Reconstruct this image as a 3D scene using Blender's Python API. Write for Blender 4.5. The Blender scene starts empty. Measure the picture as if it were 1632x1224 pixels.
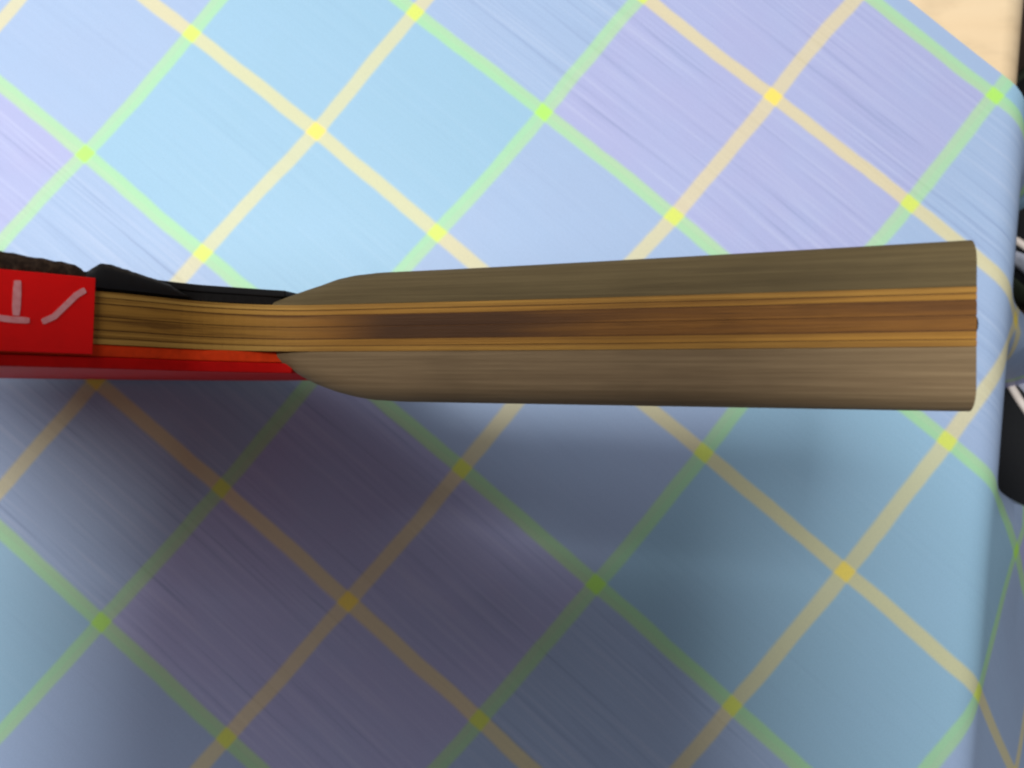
import bpy, bmesh, math, random
from mathutils import Vector, Matrix, noise
random.seed(4)
S = bpy.context.scene
COL = S.collection

# ------------------------------------------------------------------ camera
F = 1280.0                      # focal length in photograph pixels (1632 wide)
H = 0.2296                      # lens height above the table (m)
UP = Vector((-0.0137181, -0.1138447, -0.9934038)).normalized()   # table normal, x right / y down / z forward
CX = (Vector((1, 0, 0)) - UP * UP.x).normalized()
CY = UP.cross(CX)
RW = Matrix((CX, CY, UP))       # camera-frame vector -> world vector
def cam2w(p):
    return RW @ Vector(p) + Vector((0, 0, H))
def pix(u, v, z=0.0):           # where the line of sight meets the level z
    d = RW @ Vector(((u - 816) / F, (v - 612) / F, 1.0))
    return Vector((0, 0, H)) + d * ((z - H) / d.z)
cd = bpy.data.cameras.new('camera'); cam = bpy.data.objects.new('camera', cd); COL.objects.link(cam)
cd.sensor_fit = 'HORIZONTAL'; cd.sensor_width = 36.0; cd.lens = 36.0 * F / 1632
cd.clip_start = 0.005; cd.clip_end = 50
flip = Matrix(((1, 0, 0), (0, -1, 0), (0, 0, -1)))
m = (RW @ flip).to_4x4(); m.translation = (0, 0, H); cam.matrix_world = m
cd.dof.use_dof = True; cd.dof.focus_distance = 0.135; cd.dof.aperture_fstop = 32.0
S.camera = cam
S.render.resolution_x = 1024; S.render.resolution_y = 768
S.render.engine = 'CYCLES'
S.cycles.filter_width = 2.2

# ------------------------------------------------------------------ light
w = bpy.data.worlds.new('World'); S.world = w; w.use_nodes = True
w.node_tree.nodes['Background'].inputs[0].default_value = (1.0, 0.92, 0.96, 1)
w.node_tree.nodes['Background'].inputs[1].default_value = 0.165
def lamp(name, loc, target, size, power, color, size_y=None, spread=180):
    l = bpy.data.lights.new(name, 'AREA'); l.energy = power; l.color = color
    l.shape = 'RECTANGLE'; l.size = size; l.size_y = size_y or size; l.spread = math.radians(spread)
    o = bpy.data.objects.new(name, l); COL.objects.link(o); o.location = loc
    o.rotation_euler = (Vector(target) - Vector(loc)).to_track_quat('-Z', 'Y').to_euler()
    return o
lamp('window_light', (-0.31, 0.115, 1.10), (0.0, 0.06, 0.0), 0.36, 12.8, (1.0, 0.985, 0.95))
lamp('ceiling_glow', (-0.75, 0.55, 0.85), (0.0, 0.0, 0.0), 0.9, 6.3, (1.0, 0.95, 0.97))
S.view_settings.view_transform = 'Standard'; S.view_settings.look = 'None'
S.view_settings.exposure = 0.0; S.view_settings.gamma = 1.0

# ------------------------------------------------------------------ node helper
class N:
    def __init__(s, name):
        s.m = bpy.data.materials.new(name); s.m.use_nodes = True
        s.t = s.m.node_tree; s.b = s.t.nodes['Principled BSDF']
    def n(s, typ, **k):
        x = s.t.nodes.new(typ)
        for a, v in k.items(): setattr(x, a, v)
        return x
    def put(s, sock, v):
        if isinstance(v, bpy.types.NodeSocket): s.t.links.new(v, sock)
        else: sock.default_value = v
    def math(s, op, a, b=0.0, c=0.0, clamp=False):
        x = s.n('ShaderNodeMath', operation=op, use_clamp=clamp)
        s.put(x.inputs[0], a); s.put(x.inputs[1], b); s.put(x.inputs[2], c)
        return x.outputs[0]
    def mix(s, f, a, b, mode='MIX'):
        x = s.n('ShaderNodeMix', data_type='RGBA', blend_type=mode)
        s.put(x.inputs[0], f); s.put(x.inputs[6], a); s.put(x.inputs[7], b)
        return x.outputs[2]
    def coord(s, scale=(1, 1, 1), out='Object', rot=(0, 0, 0)):
        c = s.n('ShaderNodeTexCoord'); mp = s.n('ShaderNodeMapping')
        s.t.links.new(c.outputs[out], mp.inputs[0]); mp.inputs[3].default_value = scale; mp.inputs[2].default_value = rot
        return mp.outputs[0]
    def noise(s, vec, scale=1.0, detail=4, rough=0.55, dist=0.0):
        x = s.n('ShaderNodeTexNoise'); s.put(x.inputs['Vector'], vec)
        x.inputs['Scale'].default_value = scale; x.inputs['Detail'].default_value = detail
        x.inputs['Roughness'].default_value = rough; x.inputs['Distortion'].default_value = dist
        return x.outputs[0]
    def step(s, v, lo, hi):
        x = s.n('ShaderNodeMapRange', interpolation_type='SMOOTHSTEP')
        s.put(x.inputs[0], v); x.inputs[1].default_value = lo; x.inputs[2].default_value = hi
        return x.outputs[0]
    def bump(s, h, strength, dist):
        x = s.n('ShaderNodeBump'); x.inputs['Strength'].default_value = strength
        x.inputs['Distance'].default_value = dist; s.put(x.inputs['Height'], h)
        s.t.links.new(x.outputs[0], s.b.inputs['Normal'])
    def done(s, col, rough=0.5, spec=0.5):
        s.put(s.b.inputs['Base Color'], col); s.put(s.b.inputs['Roughness'], rough)
        s.b.inputs['Specular IOR Level'].default_value = spec
        return s.m
def c4(r, g, b): return (r, g, b, 1)

def mat_plaid():
    k = N('plaid_cloth')
    uv = k.n('ShaderNodeUVMap', uv_map='UVMap')
    sp = k.n('ShaderNodeSeparateXYZ'); k.t.links.new(uv.outputs[0], sp.inputs[0])
    wob = k.noise(uv.outputs[0], 2.2, 3)
    wv = k.math('MULTIPLY', k.math('SUBTRACT', wob, 0.5), 0.03)
    a = k.math('ADD', sp.outputs[0], wv); b = k.math('ADD', sp.outputs[1], wv)
    CY_, LV, YE, GR = c4(.30, .52, .695), c4(.40, .435, .70), c4(.94, .76, .09), c4(.44, .86, .10)
    def thread(x, shift, yellow_even, first, second):
        t = k.math('MODULO', k.math('FLOOR', k.math('MULTIPLY', k.math('ADD', x, shift + 40), .5)), 2.0)
        base = k.mix(t, first, second)
        # fade to and fro inside the band, like dyed threads
        r = k.math('ROUND', x)
        odd = k.math('MODULO', k.math('ADD', r, 40), 2.0)
        st = k.mix(odd, YE, GR) if yellow_even else k.mix(odd, GR, YE)
        d = k.math('ABSOLUTE', k.math('SUBTRACT', x, r))
        f = k.math('SUBTRACT', 1.0, k.step(d, .030, .056))
        return base, t, f, st
    ca, ta, fa, sa = thread(a, 1, True, LV, CY_)
    cb, tb, fb, sb = thread(b, 0, False, CY_, LV)
    col = k.mix(0.5, ca, cb)
    # printed slub streaks running with one thread direction, strongest in the lavender bands
    v = k.n('ShaderNodeMapping'); k.t.links.new(uv.outputs[0], v.inputs[0]); v.inputs[3].default_value = (34, 0.75, 1)
    s1 = k.noise(v.outputs[0], 1.0, 5, 0.62)
    v2 = k.n('ShaderNodeMapping'); k.t.links.new(uv.outputs[0], v2.inputs[0]); v2.inputs[3].default_value = (7, 0.28, 1)
    s2 = k.noise(v2.outputs[0], 1.0, 3, 0.5)
    amt = k.math('SUBTRACT', 1.0, k.math('MULTIPLY', ta, .85))
    dark = k.math('MULTIPLY', k.math('MULTIPLY', k.step(s1, .50, .74), k.step(s2, .36, .66)), amt)
    col = k.mix(k.math('MULTIPLY', dark, .60), col, c4(.17, .22, .42))
    lite = k.math('MULTIPLY', k.math('MULTIPLY', k.step(s1, .52, .30), amt), .20)
    col = k.mix(lite, col, c4(.66, .72, .86))
    # faint clouding of the print
    cl = k.noise(uv.outputs[0], 2.3, 3)
    col = k.mix(k.math('MULTIPLY', k.step(cl, .35, .7), .10), col, c4(.34, .55, .80))
    # printed stripes over the ground colour
    cross = k.math('MULTIPLY', fa, fb)
    col = k.mix(k.math('MULTIPLY', fa, .50), col, sa); col = k.mix(k.math('MULTIPLY', fb, .47), col, sb)
    col = k.mix(k.math('MULTIPLY', cross, .75), col, k.mix(.5, sa, sb))
    g = k.noise(uv.outputs[0], 150.0, 2, .8)
    col = k.mix(k.math('MULTIPLY', k.step(g, .40, .66), .20), col, c4(.16, .20, .28))
    k.bump(k.math('ADD', k.math('MULTIPLY', s1, .6), k.math('MULTIPLY', s2, 1.2)), .12, .0006)
    rough = k.math('ADD', .40, k.math('MULTIPLY', s1, .18))
    return k.done(col, rough, .35)

def mat_wood(name, light, dark, gx, gyz, stain=None, rough=.55, speck=.25, gz=None, straw=None):
    k = N(name); gz = gz or gx * 1.5
    v = k.coord((gx, gyz, gz)); n1 = k.noise(v, 1.0, 6, .6, .3)
    v2 = k.coord((gx * 4, gyz * 5, gz * 5)); n2 = k.noise(v2, 1.0, 3, .65)
    col = k.mix(k.step(n1, .34, .68), dark, light)
    col = k.mix(k.math('MULTIPLY', k.step(n2, .52, .78), speck), col, tuple(x * .45 for x in dark[:3]) + (1,))
    bl = k.noise(k.coord((60, 120, 120)), 1.0, 3)
    col = k.mix(k.math('MULTIPLY', k.step(bl, .42, .72), .28), col, tuple(x * .6 for x in dark[:3]) + (1,))
    if stain:
        x0, x1, x2, x3, sc, amount = stain
        c = k.n('ShaderNodeTexCoord'); sp = k.n('ShaderNodeSeparateXYZ'); k.t.links.new(c.outputs['Object'], sp.inputs[0])
        nx = k.math('ADD', sp.outputs[0], k.math('MULTIPLY', k.math('SUBTRACT', n1, .5), .012))
        f = k.math('MULTIPLY', k.step(nx, x0, x1), k.math('SUBTRACT', 1.0, k.step(nx, x2, x3)))
        col = k.mix(k.math('MULTIPLY', f, amount), col, sc)
    if straw:
        c = k.n('ShaderNodeTexCoord'); sp = k.n('ShaderNodeSeparateXYZ'); k.t.links.new(c.outputs['Object'], sp.inputs[0])
        nx = k.math('ADD', sp.outputs[0], k.math('MULTIPLY', k.math('SUBTRACT', n1, .5), .02))
        f = k.math('MULTIPLY', k.math('SUBTRACT', 1.0, k.step(nx, -.004, .016)), .6)
        f = k.math('MULTIPLY', f, k.step(n1, .30, .55))
        col = k.mix(f, col, straw)
    k.bump(k.math('ADD', n1, k.math('MULTIPLY', n2, .5)), .35, .0004)
    return k.done(col, rough, .3)

def mat_plain(name, col, rough=.5, spec=.5, var=.25, scale=300, bump=.2, alt=None):
    k = N(name)
    n1 = k.noise(k.coord((scale,) * 3), 1.0, 4, .6)
    alt = alt or tuple(x * .55 for x in col[:3]) + (1,)
    cc = k.mix(k.math('MULTIPLY', k.step(n1, .38, .72), var), col, alt)
    if bump: k.bump(n1, bump, .0003)
    return k.done(cc, rough, spec)

M = {}
M['plaid'] = mat_plaid()
M['core'] = mat_wood('core_veneer', c4(.235, .098, .012), c4(.120, .046, .006), 30, 1500, (.010, .022, .036, .058, c4(.040, .015, .005), .84), .7, .8, None, c4(.52, .27, .045))
M['second'] = mat_wood('inner_veneer', c4(.38, .19, .027), c4(.22, .10, .013), 24, 2200, None, .7, .6, None, c4(.55, .30, .06))
M['outer'] = mat_wood('outer_veneer', c4(.41, .22, .036), c4(.25, .12, .018), 24, 2200, None, .7, .6, None, c4(.58, .34, .08))
M['glue'] = mat_plain('glue_line', c4(.11, .045, .012), .7, .2, .5, 500)
M['handle_a'] = mat_wood('handle_wood_upper', c4(.125, .093, .040), c4(.092, .067, .028), 30, 1700, None, .8, .4)
M['handle_b'] = mat_wood('handle_wood_lower', c4(.240, .170, .090), c4(.180, .123, .063), 30, 1700, None, .8, .4)
M['black_sponge'] = mat_plain('black_sponge', c4(.010, .009, .009), .85, .2, .4, 900, .5)
M['black_sheet'] = mat_plain('black_rubber', c4(.008, .008, .009), .5, .4, .3, 500)
M['worn'] = mat_plain('worn_rubber', c4(.026, .015, .010), .9, .2, .9, 900, .9, c4(.075, .048, .030))
M['red_sponge'] = mat_plain('red_sponge', c4(.80, .050, .004), .8, .2, .35, 700, .5)
M['red_sheet'] = mat_plain('red_rubber', c4(.60, .004, .003), .62, .12, .3, 400, .05)
M['tape'] = mat_plain('red_tape', c4(.95, .003, .003), .5, .25, .12, 500, .05)
M['print'] = mat_plain('pale_print', c4(.88, .38, .40), .6, .3, .45, 1500, 0, c4(.72, .12, .13))
M['dark'] = mat_plain('dark_plug', c4(.02, .018, .012), .7, .3)
M['table'] = mat_wood('pale_table_wood', c4(.84, .68, .45), c4(.78, .60, .37), 3, 18, None, .4, .06)
M['bench'] = mat_wood('dark_bench_wood', c4(.045, .028, .018), c4(.02, .012, .008), 3, 40, None, .45)
M['floor'] = mat_wood('floor_wood', c4(.22, .13, .07), c4(.12, .07, .035), 2, 9, None, .5)
M['shoe_black'] = mat_plain('black_canvas', c4(.007, .008, .010), .8, .25, .3, 900, .4)
M['shoe_white'] = mat_plain('white_trim', c4(.80, .72, .66), .5, .4, .25, 250, .05, c4(.55, .47, .40))
M['shoe_grey'] = mat_plain('grey_fabric', c4(.36, .38, .47), .8, .2, .6, 120, .3, c4(.10, .13, .14))
M['sole'] = mat_plain('dark_sole', c4(.020, .026, .016), .7, .3)

# ------------------------------------------------------------------ mesh helpers
def link(name, me, mat, parent=None, smooth=False):
    if isinstance(me, bmesh.types.BMesh):
        bm = me; bmesh.ops.recalc_face_normals(bm, faces=bm.faces[:]); me = bpy.data.meshes.new(name); bm.to_mesh(me); bm.free()
    o = bpy.data.objects.new(name, me); COL.objects.link(o); me.materials.append(mat)
    if parent: o.parent = parent
    if smooth:
        for p in me.polygons: p.use_smooth = True
    return o
def bevel(o, wdt, seg=2, ang=35):
    b = o.modifiers.new('bevel', 'BEVEL'); b.width = wdt; b.segments = seg; b.limit_method = 'ANGLE'; b.angle_limit = math.radians(ang)
    for p in o.data.polygons: p.use_smooth = True
    b.harden_normals = False
    o.modifiers.new('wn', 'WEIGHTED_NORMAL').keep_sharp = True
    return o
def tag(o, label, cat, group=None):
    o['label'] = label; o['category'] = cat
    if group: o['group'] = group
    return o
def box(bm, x0, x1, y0, y1, z0, z1):
    vs = [bm.verts.new((x, y, z)) for x in (x0, x1) for y in (y0, y1) for z in (z0, z1)]
    for f in ((0, 1, 3, 2), (4, 6, 7, 5), (0, 4, 5, 1), (2, 3, 7, 6), (0, 2, 6, 4), (1, 5, 7, 3)): bm.faces.new([vs[i] for i in f])
def extrude_outline(pts, lo, hi, axis='Y'):
    bm = bmesh.new()
    mk = (lambda x, z, y: (x, y, z)) if axis == 'Y' else (lambda x, z, y: (x, z, y))
    a = [bm.verts.new(mk(x, z, lo)) for x, z in pts]; b = [bm.verts.new(mk(x, z, hi)) for x, z in pts]
    n = len(pts)
    bm.faces.new(a); bm.faces.new(b[::-1])
    for i in range(n): bm.faces.new((a[i], b[i], b[(i + 1) % n], a[(i + 1) % n]))
    return bm
def tube(pts, r, seg=8):
    bm = bmesh.new(); rings = []
    for i, p in enumerate(pts):
        p = Vector(p); t = (Vector(pts[min(i + 1, len(pts) - 1)]) - Vector(pts[max(i - 1, 0)])).normalized()
        u = t.cross(Vector((0, 0, 1))).normalized(); v = t.cross(u)
        rr = r[i] if isinstance(r, (list, tuple)) else r
        rings.append([bm.verts.new(p + (u * math.cos(q) + v * math.sin(q)) * rr) for q in [2 * math.pi * j / seg for j in range(seg)]])
    for A, B in zip(rings, rings[1:]):
        for j in range(seg): bm.faces.new((A[j], A[(j + 1) % seg], B[(j + 1) % seg], B[j]))
    bm.faces.new(rings[0]); bm.faces.new(rings[-1][::-1])
    return bm

# ------------------------------------------------------------------ table, bench, floor
E0, E1 = pix(1642, 100), pix(1552, 1224)             # right edge of the table top
ED = (E0 - E1).normalized(); EN = Vector((ED.y, -ED.x, 0))   # along the edge, and outward
def on_edge(s, n, z): return E1 + ED * s + EN * n + Vector((0, 0, z))
FLOOR_Z, BENCH_Z = -0.72, -0.100
bm = bmesh.new()
q = [on_edge(-.45, .0012, 0), on_edge(.75, .0012, 0), on_edge(.75, -.95, 0), on_edge(-.45, -.95, 0)]
top = [bm.verts.new((p.x, p.y, -.0012)) for p in q]; bot = [bm.verts.new((p.x, p.y, -.026)) for p in q]
bm.faces.new(top); bm.faces.new(bot[::-1])
for i in range(4): bm.faces.new((top[i], top[(i + 1) % 4], bot[(i + 1) % 4], bot[i]))
table = bpy.data.objects.new('table', None); COL.objects.link(table); table.location = (0, 0, FLOOR_Z)
tt = bevel(link('table_top', bm, M['table'], table), .0095, 5); tt.location = (0, 0, -FLOOR_Z)
for s, n in ((-.38, -.09), (.68, -.09), (-.38, -.86), (.68, -.86)):
    p = on_edge(s, n, 0); bm = bmesh.new(); box(bm, p.x - .025, p.x + .025, p.y - .025, p.y + .025, 0, -FLOOR_Z - .027)
    bevel(link('leg', bm, M['table'], table), .004)
tag(table, 'pale beige wooden table with its bare corner showing past the plaid cloth', 'table')
bench = bpy.data.objects.new('bench', None); COL.objects.link(bench); bench.location = (0, 0, FLOOR_Z)
def quadslab(name, s0, s1, n0, n1, z0, z1, mat, par):
    bm = bmesh.new(); q = [on_edge(s0, n0, 0), on_edge(s1, n0, 0), on_edge(s1, n1, 0), on_edge(s0, n1, 0)]
    t = [bm.verts.new((p.x, p.y, z1 - FLOOR_Z)) for p in q]; b = [bm.verts.new((p.x, p.y, z0 - FLOOR_Z)) for p in q]
    bm.faces.new(t); bm.faces.new(b[::-1])
    for i in range(4): bm.faces.new((t[i], t[(i + 1) % 4], b[(i + 1) % 4], b[i]))
    return bevel(link(name, bm, mat, par), .004, 3)
quadslab('seat_board', -.45, .75, .014, .195, BENCH_Z - .03, BENCH_Z, M['bench'], bench)
quadslab('seat_board', -.45, .75, .200, .385, BENCH_Z - .03, BENCH_Z, M['bench'], bench)
for s in (-.35, .60):
    quadslab('leg', s, s + .06, .03, .37, FLOOR_Z, BENCH_Z - .031, M['bench'], bench)
tag(bench, 'dark brown wooden bench beside the table under the hanging cloth', 'bench')
bm = bmesh.new(); box(bm, -4, 4, -4, 4, FLOOR_Z - .05, FLOOR_Z)
fl = link('floor', bm, M['floor']); fl['kind'] = 'structure'

# ------------------------------------------------------------------ plaid cloth
def ab(x, y):
    x *= 10; y *= 10
    a = 1.2025 + 1.340 * x + 1.568 * y + .018 * x * x - .006 * x * y + .010 * y * y
    b = 3.3007 + 1.5344 * x - 1.3108 * y - .018 * x * x + .0105 * x * y + .02 * y * y
    if a > 4: a = 4 + (a - 4) / .90
    return a, b
RF = .011                      # fold radius and slope of the hanging part
def slope(s):                                         # the cloth hangs steeper where the shoes press it in
    def bump(s_a, s_b, e=.012):
        f = lambda t: max(0, min(1, t)) ** 2 * (3 - 2 * max(0, min(1, t)))
        return f((s - s_a) / e + .5) * (1 - f((s - s_b) / e + .5))
    k = bump(SV(770), SV(545)) + bump(SV(445), SV(260))
    return math.radians(45 + 34 * k + 1.5 * math.sin(s * 60))
def SV(v): return (pix(1590, v) - E1).dot(ED)
def fold(n, SL):                                          # arc length past the start of the fold -> (outward, z)
    if n <= 0: return n, 0.0
    arc = RF * SL
    if n < arc:
        t = n / RF; return RF * math.sin(t), -RF * (1 - math.cos(t))
    n -= arc
    L1 = .13
    x = RF * math.sin(SL); z = -RF * (1 - math.cos(SL))
    m_ = min(n, L1); x += m_ * math.cos(SL); z -= m_ * math.sin(SL)
    if n > L1: x += (n - L1)
    return x, max(z, BENCH_Z + .002)
bm = bmesh.new(); NS, NN = 130, 190
s0, s1, n0, n1 = -.34, .50, -.62, .118
cols = [n0 + (-.02 - n0) * i / 120 for i in range(121)] + [-.02 + (n1 + .02) * (i + 1) / 70 for i in range(70)]
grid = [[bm.verts.new((s0 + (s1 - s0) * j / NS, nn, 0)) for j in range(NS + 1)] for nn in cols]
for A, B in zip(grid, grid[1:]):
    for j in range(NS): bm.faces.new((A[j], A[j + 1], B[j + 1], B[j]))
# cut along the hem, parallel to one set of stripes
def flat(s, n): p = E1 + ED * s + EN * n; return p.x, p.y
h0, h1 = pix(1447, 0), pix(1632, 141)
def sn(p): d = p - E1; return Vector((d.dot(ED), d.dot(EN), 0))
g0, g1 = sn(h0), sn(h1); gd = (g1 - g0).normalized(); gn = Vector((-gd.y, gd.x, 0))
if gn.dot(sn(pix(1600, 20)) - g0) < 0: gn = -gn
bmesh.ops.bisect_plane(bm, geom=bm.verts[:] + bm.edges[:] + bm.faces[:], plane_co=g0, plane_no=gn, clear_outer=True)
uvl = bm.loops.layers.uv.new('UVMap')
for fc in bm.faces:
    for lp in fc.loops: lp[uvl].uv = ab(*flat(lp.vert.co.x, lp.vert.co.y))
for v in bm.verts:
    s, n = v.co.x, v.co.y
    x, y = flat(s, n)
    wav = noise.noise(Vector((x * 9, y * 9, 1.3))) * .0007 + noise.noise(Vector((x * 28, y * 28, 7))) * .00015
    ex, z = fold(n + .006 + .004 * noise.noise(Vector((s * 14, 3, 0))), slope(s))
    ex -= .006
    if n > .01: z += .004 * noise.noise(Vector((s * 22, n * 10, 5))) * min(1, (n - .01) / .03)
    p = E1 + ED * s + EN * ex
    v.co = Vector((p.x, p.y, z + wav - .0004))
cloth = link('tablecloth', bm, M['plaid'], None, True)
sm = cloth.modifiers.new('solid', 'SOLIDIFY'); sm.thickness = .0005; sm.offset = -1; cloth.modifiers.new('es', 'EDGE_SPLIT').split_angle = math.radians(45)
tag(cloth, 'blue and lavender plaid tablecloth with yellow and green stripes, hanging over the table edge', 'tablecloth')

# ------------------------------------------------------------------ table tennis racket
ex = Vector((.0884, .0006, -.0255)).normalized()
ez = Vector((0, -.011, -1.0)); ez = (ez - ex * ez.dot(ex)).normalized()
ey = ez.cross(ex)
O = Vector((-.0342, -.0083, .1364))
Xw, Yw, Zw = RW @ ex, RW @ ey, RW @ ez
RM = Matrix((Xw, Yw, Zw)).transposed().to_4x4(); RM.translation = cam2w(O)
racket = bpy.data.objects.new('table_tennis_racket', None); COL.objects.link(racket); racket.matrix_world = RM
tag(racket, 'table tennis racket standing on edge, wooden handle, black and red rubber, red edge tape', 'racket')
BR, BC, HL = .0745, -.078, .0968
def hw(x):                                    # half width of the handle
    t = max(0.0, min(1.0, x / HL))
    return .0128 + .0038 * t ** 1.6 + .0006 * (1 - t) ** 4
RFIL, W0 = .017, hw(0.004)
XF = BC + math.sqrt((BR + RFIL) ** 2 - (W0 + RFIL) ** 2)         # fillet between blade and neck
def half_outline(g):
    tc = math.atan2(W0 + RFIL, XF - BC); P = []
    for i in range(1, 61):
        t = math.pi + (tc - math.pi) * i / 60; P.append((BC + (BR + g) * math.cos(t), (BR + g) * math.sin(t)))
    for i in range(1, 15):
        t = (tc + math.pi) + (math.pi * 1.5 - tc - math.pi) * i / 14; P.append((XF + (RFIL - g) * math.cos(t), W0 + RFIL + (RFIL - g) * math.sin(t)))
    for i in range(1, 31):
        x = XF + (HL - XF) * i / 30; P.append((x, max(hw(x), W0 - .0004 * i / 30) + g))
    return P
def outline(g=0.0, xmax=HL):
    P = half_outline(g); Q = []
    for p, q in zip(P, P[1:] + [None]):
        if p[0] > xmax: break
        Q.append(p)
        if q and q[0] > xmax:
            t = (xmax - p[0]) / (q[0] - p[0]); Q.append((xmax, p[1] + (q[1] - p[1]) * t)); break
    return [(BC - BR - g, 0)] + Q + [(x, -z) for x, z in reversed(Q)]
PT = .0070
layers = [('outer', -.0035, -.00274, 0), ('second', -.00262, -.00174, -.00004), ('core', -.00156, .00008, -.00006), ('core', .00022, .00180, -.00003),
          ('second', .00198, .00264, -.00005), ('outer', .00276, .0035, 0)]
for mk, a, b, sc in layers:
    link('ply', extrude_outline(outline(sc), a, b), M[mk], racket)
for a, b in ((-.00276, -.00260), (-.00176, -.00154), (.00006, .00024), (.00178, .00200), (.00262, .00278)):
    link('glue_line', extrude_outline(outline(-.00010, HL - .00005), a, b), M['glue'], racket)
# handle scales
def interp(tab, x):
    if x <= tab[0][0]: return tab[0][1]
    for (a, va), (b, vb) in zip(tab, tab[1:]):
        if x <= b:
            t = (x - a) / (b - a); return va + (vb - va) * t
    return tab[-1][1]
UPT = [(0, .0003), (.002, .0010), (.0041, .0019), (.007, .0030), (.0109, .0042), (.0138, .0047), (.018, .0050), (.03, .0051), (.097, .0059)]
LOT = [(-.0008, .0004), (.001, .0015), (.0025, .0024), (.0051, .0039), (.0075, .0050), (.0109, .0061), (.014, .0068), (.0168, .0072), (.021, .0074), (.092, .0076)]
def scale_half(sign, tab):
    bm = bmesh.new(); rings = []
    X = [tab[0][0] + (.024 - tab[0][0]) * i / 26 for i in range(27)] + [.024 + (HL - .024) * i / 22 for i in range(1, 23)]
    n = 26
    for x in X:
        T = interp(tab, x); W = hw(max(x, 0)) - .0001
        r = min(.0030, T * .92)
        pts = [(0, -W)]
        cz, cy = W - r, T - r
        for i in range(n // 2 + 1):
            q = math.pi / 2 * i / (n // 2); pts.append((cy + r * math.sin(q), -(cz + r * math.cos(q))))
        crown = T * .02
        for i in range(1, 6): zz = -cz + 2 * cz * i / 6; pts.append((T + crown * (1 - (zz / cz) ** 2), zz))
        for i in range(n // 2 + 1):
            q = math.pi / 2 * (1 - i / (n // 2)); pts.append((cy + r * math.sin(q), cz + r * math.cos(q)))
        pts.append((0, W))
        # the end is very slightly eased
        rings.append([bm.verts.new((x, sign * (PT / 2 + .00004 + y), z)) for y, z in pts])
    for A, B in zip(rings, rings[1:]):
        for j in range(len(A) - 1): bm.faces.new((A[j], A[j + 1], B[j + 1], B[j]))
        bm.faces.new((A[-1], A[0], B[0], B[-1]))
    bm.faces.new(rings[0]); bm.faces.new(rings[-1][::-1])
    return bm
o = bevel(link('handle_scale', scale_half(1, UPT), M['handle_a'], racket), .0007, 3, 50); o['label'] = 'brown wooden handle half on the black rubber side'
o = bevel(link('handle_scale', scale_half(-1, LOT), M['handle_b'], racket), .0007, 3, 50); o['label'] = 'brown wooden handle half on the red rubber side'
# rubbers: they narrow where they run in beside the nose of the handle
def rubber_outline(g, xm):
    P = [p for p in half_outline(g) if p[0] < -.0055] + [(xm * .3, .0138), (xm, .0122)]
    return [(BC - BR - g, 0)] + P + [(x, -z) for x, z in reversed(P)]
for nm, mk, a, b, sc, xm in (('black_sponge', 'black_sponge', .00354, .0049, -.0004, .0020), ('black_rubber_sheet', 'black_sheet', .00494, .0060, -.0002, .0026),
                             ('red_sponge', 'red_sponge', -.0052, -.00354, -.0002, .0035), ('red_rubber_sheet', 'red_sheet', -.0068, -.00524, -.0001, .0040)):
    bevel(link(nm, extrude_outline(rubber_outline(sc, xm), a, b), M[mk], racket), .0002, 2)
# edge tape: a strip round the blade
def loc_ray(u, v):
    d = RM.to_3x3().inverted() @ (RW @ Vector(((u - 816) / F, (v - 612) / F, 1)))
    o_ = RM.inverted() @ Vector((0, 0, H)); return o_, d
def on_tape(u, v, r):
    o_, d = loc_ray(u, v); ox = o_.x - BC
    A = d.x ** 2 + d.z ** 2; B = 2 * (ox * d.x + o_.z * d.z); C = ox * ox + o_.z ** 2 - r * r
    t = (-B - math.sqrt(B * B - 4 * A * C)) / (2 * A); p = o_ + d * t
    return math.atan2(p.z, p.x - BC), p.y
R0, R1 = BR + .00015, BR + .00055
t0, ytop = on_tape(153, 443, R1); t1, ybot = on_tape(148, 565, R1)
bm = bmesh.new(); rings = []
NT = 90
for i in range(NT + 1):
    ya, yb = ytop, ybot
    tt0 = lambda y: t0 + (t1 - t0) * (y - ytop) / (ybot - ytop)
    ring = []
    for r, ys in ((R1, (ya, ya * .6 + yb * .4, ya * .3 + yb * .7, yb)), (R0, (yb, ya))):
        for y in ys:
            st = tt0(y); th = st + (math.radians(215) - st) * i / NT
            ring.append(bm.verts.new((BC + r * math.cos(th), y, r * math.sin(th))))
    rings.append(ring)
for A, B in zip(rings, rings[1:]):
    for j in range(6): bm.faces.new((A[j], A[(j + 1) % 6], B[(j + 1) % 6], B[j]))
bm.faces.new(rings[0]); bm.faces.new(rings[-1][::-1])
tape = link('edge_tape', bm, M['tape'], racket); bevel(tape, .00012, 2, 50)
# printed strokes on the tape
def stroke(pts, wid):
    L, Rr = [], []
    P = [Vector(p) for p in pts]
    dense = []
    for a, b in zip(P, P[1:]): dense += [a.lerp(b, i / 6) for i in range(6)]
    dense.append(P[-1])
    bm = bmesh.new(); rows = []
    for i, p in enumerate(dense):
        t = (dense[min(i + 1, len(dense) - 1)] - dense[max(i - 1, 0)]).normalized(); nn = Vector((-t.y, t.x))
        e = min(i, len(dense) - 1 - i); ww = wid * (.78 if e == 0 else .96 if e == 1 else 1)
        row = []
        for sgn in (-1, 0, 1):
            q = p + nn * sgn * ww / 2; th, y = on_tape(q.x, q.y, R1 + .00006)
            row.append(bm.verts.new((BC + (R1 + .00006) * math.cos(th), y, (R1 + .00006) * math.sin(th))))
        rows.append(row)
    for A, B in zip(rows, rows[1:]):
        for j in range(2): bm.faces.new((A[j], A[j + 1], B[j + 1], B[j]))
    return bm
lt = link('letter', stroke([(28, 447), (25.5, 503)], 13.5), M['print'], tape)
lt2 = link('letter', stroke([(-12, 505), (16, 509), (47, 511)], 10), M['print'], tape)
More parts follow.
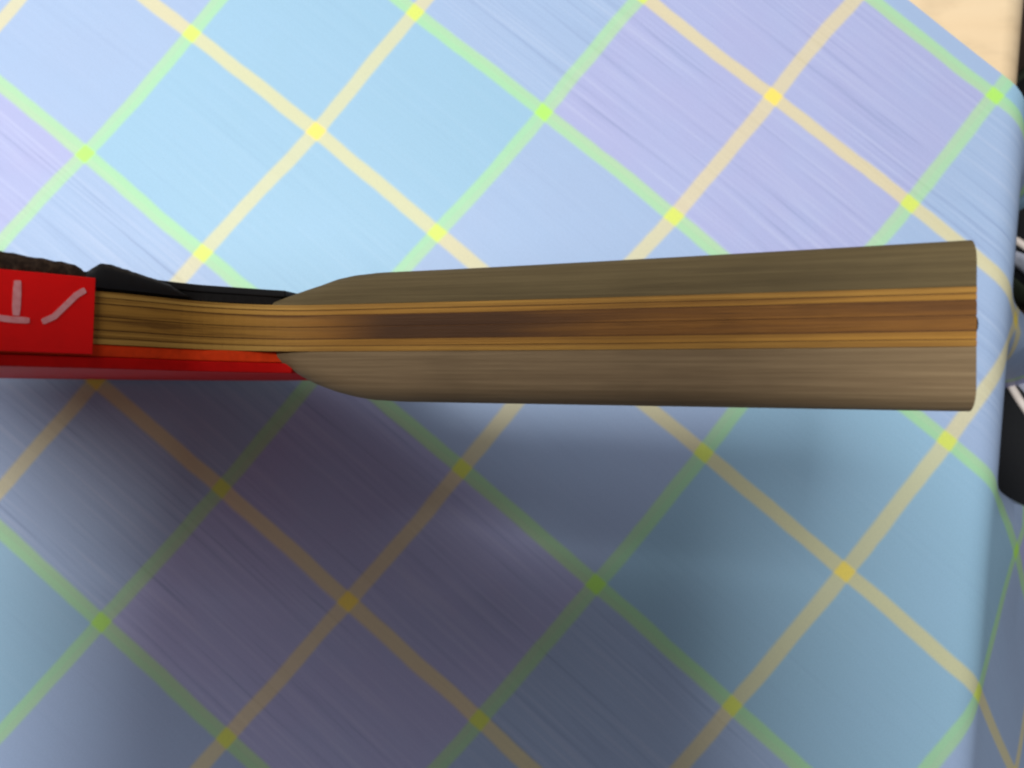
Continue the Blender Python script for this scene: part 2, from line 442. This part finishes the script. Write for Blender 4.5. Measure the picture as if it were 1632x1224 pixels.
lt3 = link('letter', stroke([(136, 462), (122, 470), (86, 505), (67, 513)], 10), M['print'], tape)
for q in (lt, lt2, lt3):
    sd = q.modifiers.new('s', 'SOLIDIFY'); sd.thickness = .00004; sd.offset = 0
# frayed black flap and worn brown rubber beside the tape
def rim_piece(name, mat, ua, ub, y0, prof, r0, r1, par, jag=0.0):
    bm = bmesh.new(); rings = []
    ta, _ = on_tape(ua, 425, BR); tb, _ = on_tape(ub, 425, BR); n = 44
    for i in range(n + 1):
        th = ta + (tb - ta) * i / n; t = i / n
        yy = y0 + interp(prof, t) + jag * noise.noise(Vector((i * .9, 2.2, 0)))
        rr = r1 + jag * noise.noise(Vector((i * .7, 9.2, 0)))
        rings.append([bm.verts.new((BC + r * math.cos(th), y, r * math.sin(th))) for r, y in ((rr, y0), (rr, yy * .7 + y0 * .3), (rr - .0003, yy), (r0, yy * .9 + y0 * .1), (r0, y0))])
    for A, B in zip(rings, rings[1:]):
        for j in range(5): bm.faces.new((A[j], A[(j + 1) % 5], B[(j + 1) % 5], B[j]))
    bm.faces.new(rings[0]); bm.faces.new(rings[-1][::-1])
    return link(name, bm, mat, par, True)
rim_piece('worn_edge', M['worn'], 150, -400, .0040, [(0, .0006), (.06, .0027), (.3, .0034), (1, .0030)], BR - .003, BR + .0002, racket, .00022)
rim_piece('loose_flap', M['black_sheet'], 300, 118, .0040, [(0, .0001), (.2, .0016), (.45, .0024), (.72, .0033), (.80, .0032), (1, .0002)], BR - .003, BR + .0003, racket, .00008)
# dark nub on the butt of the handle
bm = bmesh.new(); bmesh.ops.create_uvsphere(bm, u_segments=12, v_segments=8, radius=.0011)
for v in bm.verts: v.co = Vector((HL + v.co.x * .45, -.0008 + v.co.y * 1.1, hw(HL) - .0016 + v.co.z))
link('end_nub', bm, M['dark'], racket, True)

# ------------------------------------------------------------------ unseen slab behind the lens, added to cast the shade below the racket
shade_slab = bpy.data.objects.new('shade_slab', None); COL.objects.link(shade_slab)
pm = RW.to_4x4(); pm.translation = (0, 0, H); shade_slab.matrix_world = pm
def slab(x0, x1, y0, y1, z0, z1, r, n=6):
    pts = []
    for cx_, cy_, a0 in ((x1 - r, y1 - r, 0), (x0 + r, y1 - r, 90), (x0 + r, y0 + r, 180), (x1 - r, y0 + r, 270)):
        for i in range(n + 1):
            q = math.radians(a0 + 90 * i / n); pts.append((cx_ + r * math.cos(q), cy_ + r * math.sin(q)))
    return extrude_outline(pts, z0, z1, 'Z')
bevel(link('case', slab(-.188, .006, -.041, .104, -.0105, -.0020, .009), M['dark'], shade_slab), .0015, 3)
link('slab_face', slab(-.176, -.009, -.035, .098, -.0109, -.01055, .003), M['black_sheet'], shade_slab)
tag(shade_slab, 'unseen dark slab added above the racket to shade the cloth', 'shade_slab')

# ------------------------------------------------------------------ pair of shoes on the bench, toes against the cloth
def shoe(side, tip_uv, ang, label):
    root = bpy.data.objects.new('shoe', None); COL.objects.link(root)
    tip = pix(*tip_uv, BENCH_Z + .030)
    root.location = (tip.x, tip.y, BENCH_Z + .0005); root.rotation_euler = (0, 0, ang)
    tag(root, label, 'shoe', 'pair of black shoes by the table edge')
    # plan: x runs from the toe (0) to the heel, y outwards; `side` mirrors
    inner = [(0, -.006), (.012, .020), (.05, .030), (.12, .026), (.19, .027), (.245, .024), (.262, .0)]
    outer = [(0, -.006), (.008, -.030), (.03, -.055), (.075, -.068), (.13, -.058), (.2, -.040), (.245, -.034), (.262, 0)]
    def y_in(x): return interp(inner, x)
    def y_out(x): return interp(outer, x)
    def ring(x, g=0.0):
        a, b = y_in(x) + g, y_out(x) - g; return (a + b) / 2, (a - b) / 2
    XS = [.262 * (1 - math.cos(math.pi * i / 46)) / 2 for i in range(47)]
    def solid(prof, z0f, z1f, g=0.0, p=2.0, nm='sole', mat=None):
        bm = bmesh.new(); rings = []
        for x in XS:
            c, hwid = ring(x, g); hwid = max(hwid, .004); z0, z1 = z0f(x), z1f(x); R = []
            for i in range(25):
                q = math.pi * i / 24
                yy = c + hwid * math.copysign(abs(math.cos(q)) ** (2 / p), math.cos(q)); zz = z0 + (z1 - z0) * abs(math.sin(q)) ** (2 / p)
                R.append(bm.verts.new((x, side * yy, zz)))
            rings.append(R)
        for A, B in zip(rings, rings[1:]):
            for j in range(24): bm.faces.new((A[j], A[j + 1], B[j + 1], B[j]))
            bm.faces.new((A[-1], A[0], B[0], B[-1]))
        bm.faces.new(rings[0]); bm.faces.new(rings[-1][::-1])
        return link(nm, bm, mat, root, True)
    top = lambda x: interp([(0, .022), (.01, .034), (.03, .043), (.08, .052), (.13, .066), (.18, .070), (.23, .074), (.25, .070), (.262, .05)], x)
    solid(None, lambda x: 0.0, lambda x: .020, .0025, 7.0, 'sole', M['sole'])
    up = solid(None, lambda x: .012, top, 0.0, 2.6, 'upper', M['shoe_black'])
    return root, top, up
def ang_to(u0, v0, u1, v1): a, b = pix(u0, v0), pix(u1, v1); return math.atan2(b.y - a.y, b.x - a.x)
shoeA, topA, upA = shoe(-1, (1596, 408), ang_to(1596, 408, 1720, 350), 'black shoe with a grey patch under a short white strip on its toe')
shoeB, topB, upB = shoe(1, (1580, 590), ang_to(1580, 590, 1720, 650), 'black shoe with a long curved white trim looping over its toe')
bpy.context.view_layer.update()
dg = bpy.context.evaluated_depsgraph_get()
def on_shoe(up, u, v):
    mw = up.matrix_world; inv = mw.inverted()
    o_ = inv @ Vector((0, 0, H)); d = inv.to_3x3() @ (RW @ Vector(((u - 816) / F, (v - 612) / F, 1)))
    ok, p, nn, i = up.ray_cast(o_, d.normalized(), distance=5)
    return (p if ok else None), (nn if ok else None)
def trim(name, root, up, pts, wid, mat, lift=.0012):
    P = []
    for a, b in zip(pts, pts[1:]):
        for i in range(6): P.append((a[0] + (b[0] - a[0]) * i / 6, a[1] + (b[1] - a[1]) * i / 6))
    P.append(pts[-1]); Q = []
    for u, v in P:
        p, nn = on_shoe(up, u, v)
        if p: Q.append(p + (nn if nn.z > 0 else -nn) * lift * .3)
    if len(Q) < 3: print('TRIM MISS', name, len(Q)); return
    n = len(Q); link(name, tube(Q, [wid * (.6 if i in (0, n - 1) else .9 if i in (1, n - 2) else 1) for i in range(n)], 10), mat, root, True)
def patch(name, root, up, poly_rows, mat):
    bm = bmesh.new(); rows = []
    for row in poly_rows:
        r = []
        for u, v in row:
            p, nn = on_shoe(up, u, v)
            if not p: print('PATCH MISS', u, v); return
            r.append(bm.verts.new(p + (nn if nn.z > 0 else -nn) * .0008))
        rows.append(r)
    for A, B in zip(rows, rows[1:]):
        for j in range(len(A) - 1): bm.faces.new((A[j], A[j + 1], B[j + 1], B[j]))
    o = link(name, bm, mat, root, True); sd = o.modifiers.new('s', 'SOLIDIFY'); sd.thickness = .0008
trim('white_strip', shoeA, upA, [(1607, 377), (1622, 384), (1640, 396), (1670, 408)], .0014, M['shoe_white'])
patch('grey_patch', shoeA, upA, [[(1600 + i * 9, 392 + i * 3.5 + t * (16 + i * 4)) for i in range(8)] for t in (0, .33, .66, 1.0)], M['shoe_grey'])
trim('white_trim', shoeB, upB, [(1634, 590), (1618, 588), (1609, 593), (1607, 604), (1614, 620), (1626, 640), (1645, 668), (1670, 700)], .0014, M['shoe_white'])
patch('grey_patch', shoeB, upB, [[(1616 + i * 9, 594 + i * 1 + t * (14 + i * 9)) for i in range(6)] for t in (0, .33, .66, 1.0)], M['shoe_grey'])

# report
bpy.context.view_layer.update()
mn = min((o.matrix_world @ v.co).z for o in racket.children if o.type == 'MESH' for v in o.data.vertices)
print('racket lowest z', mn)
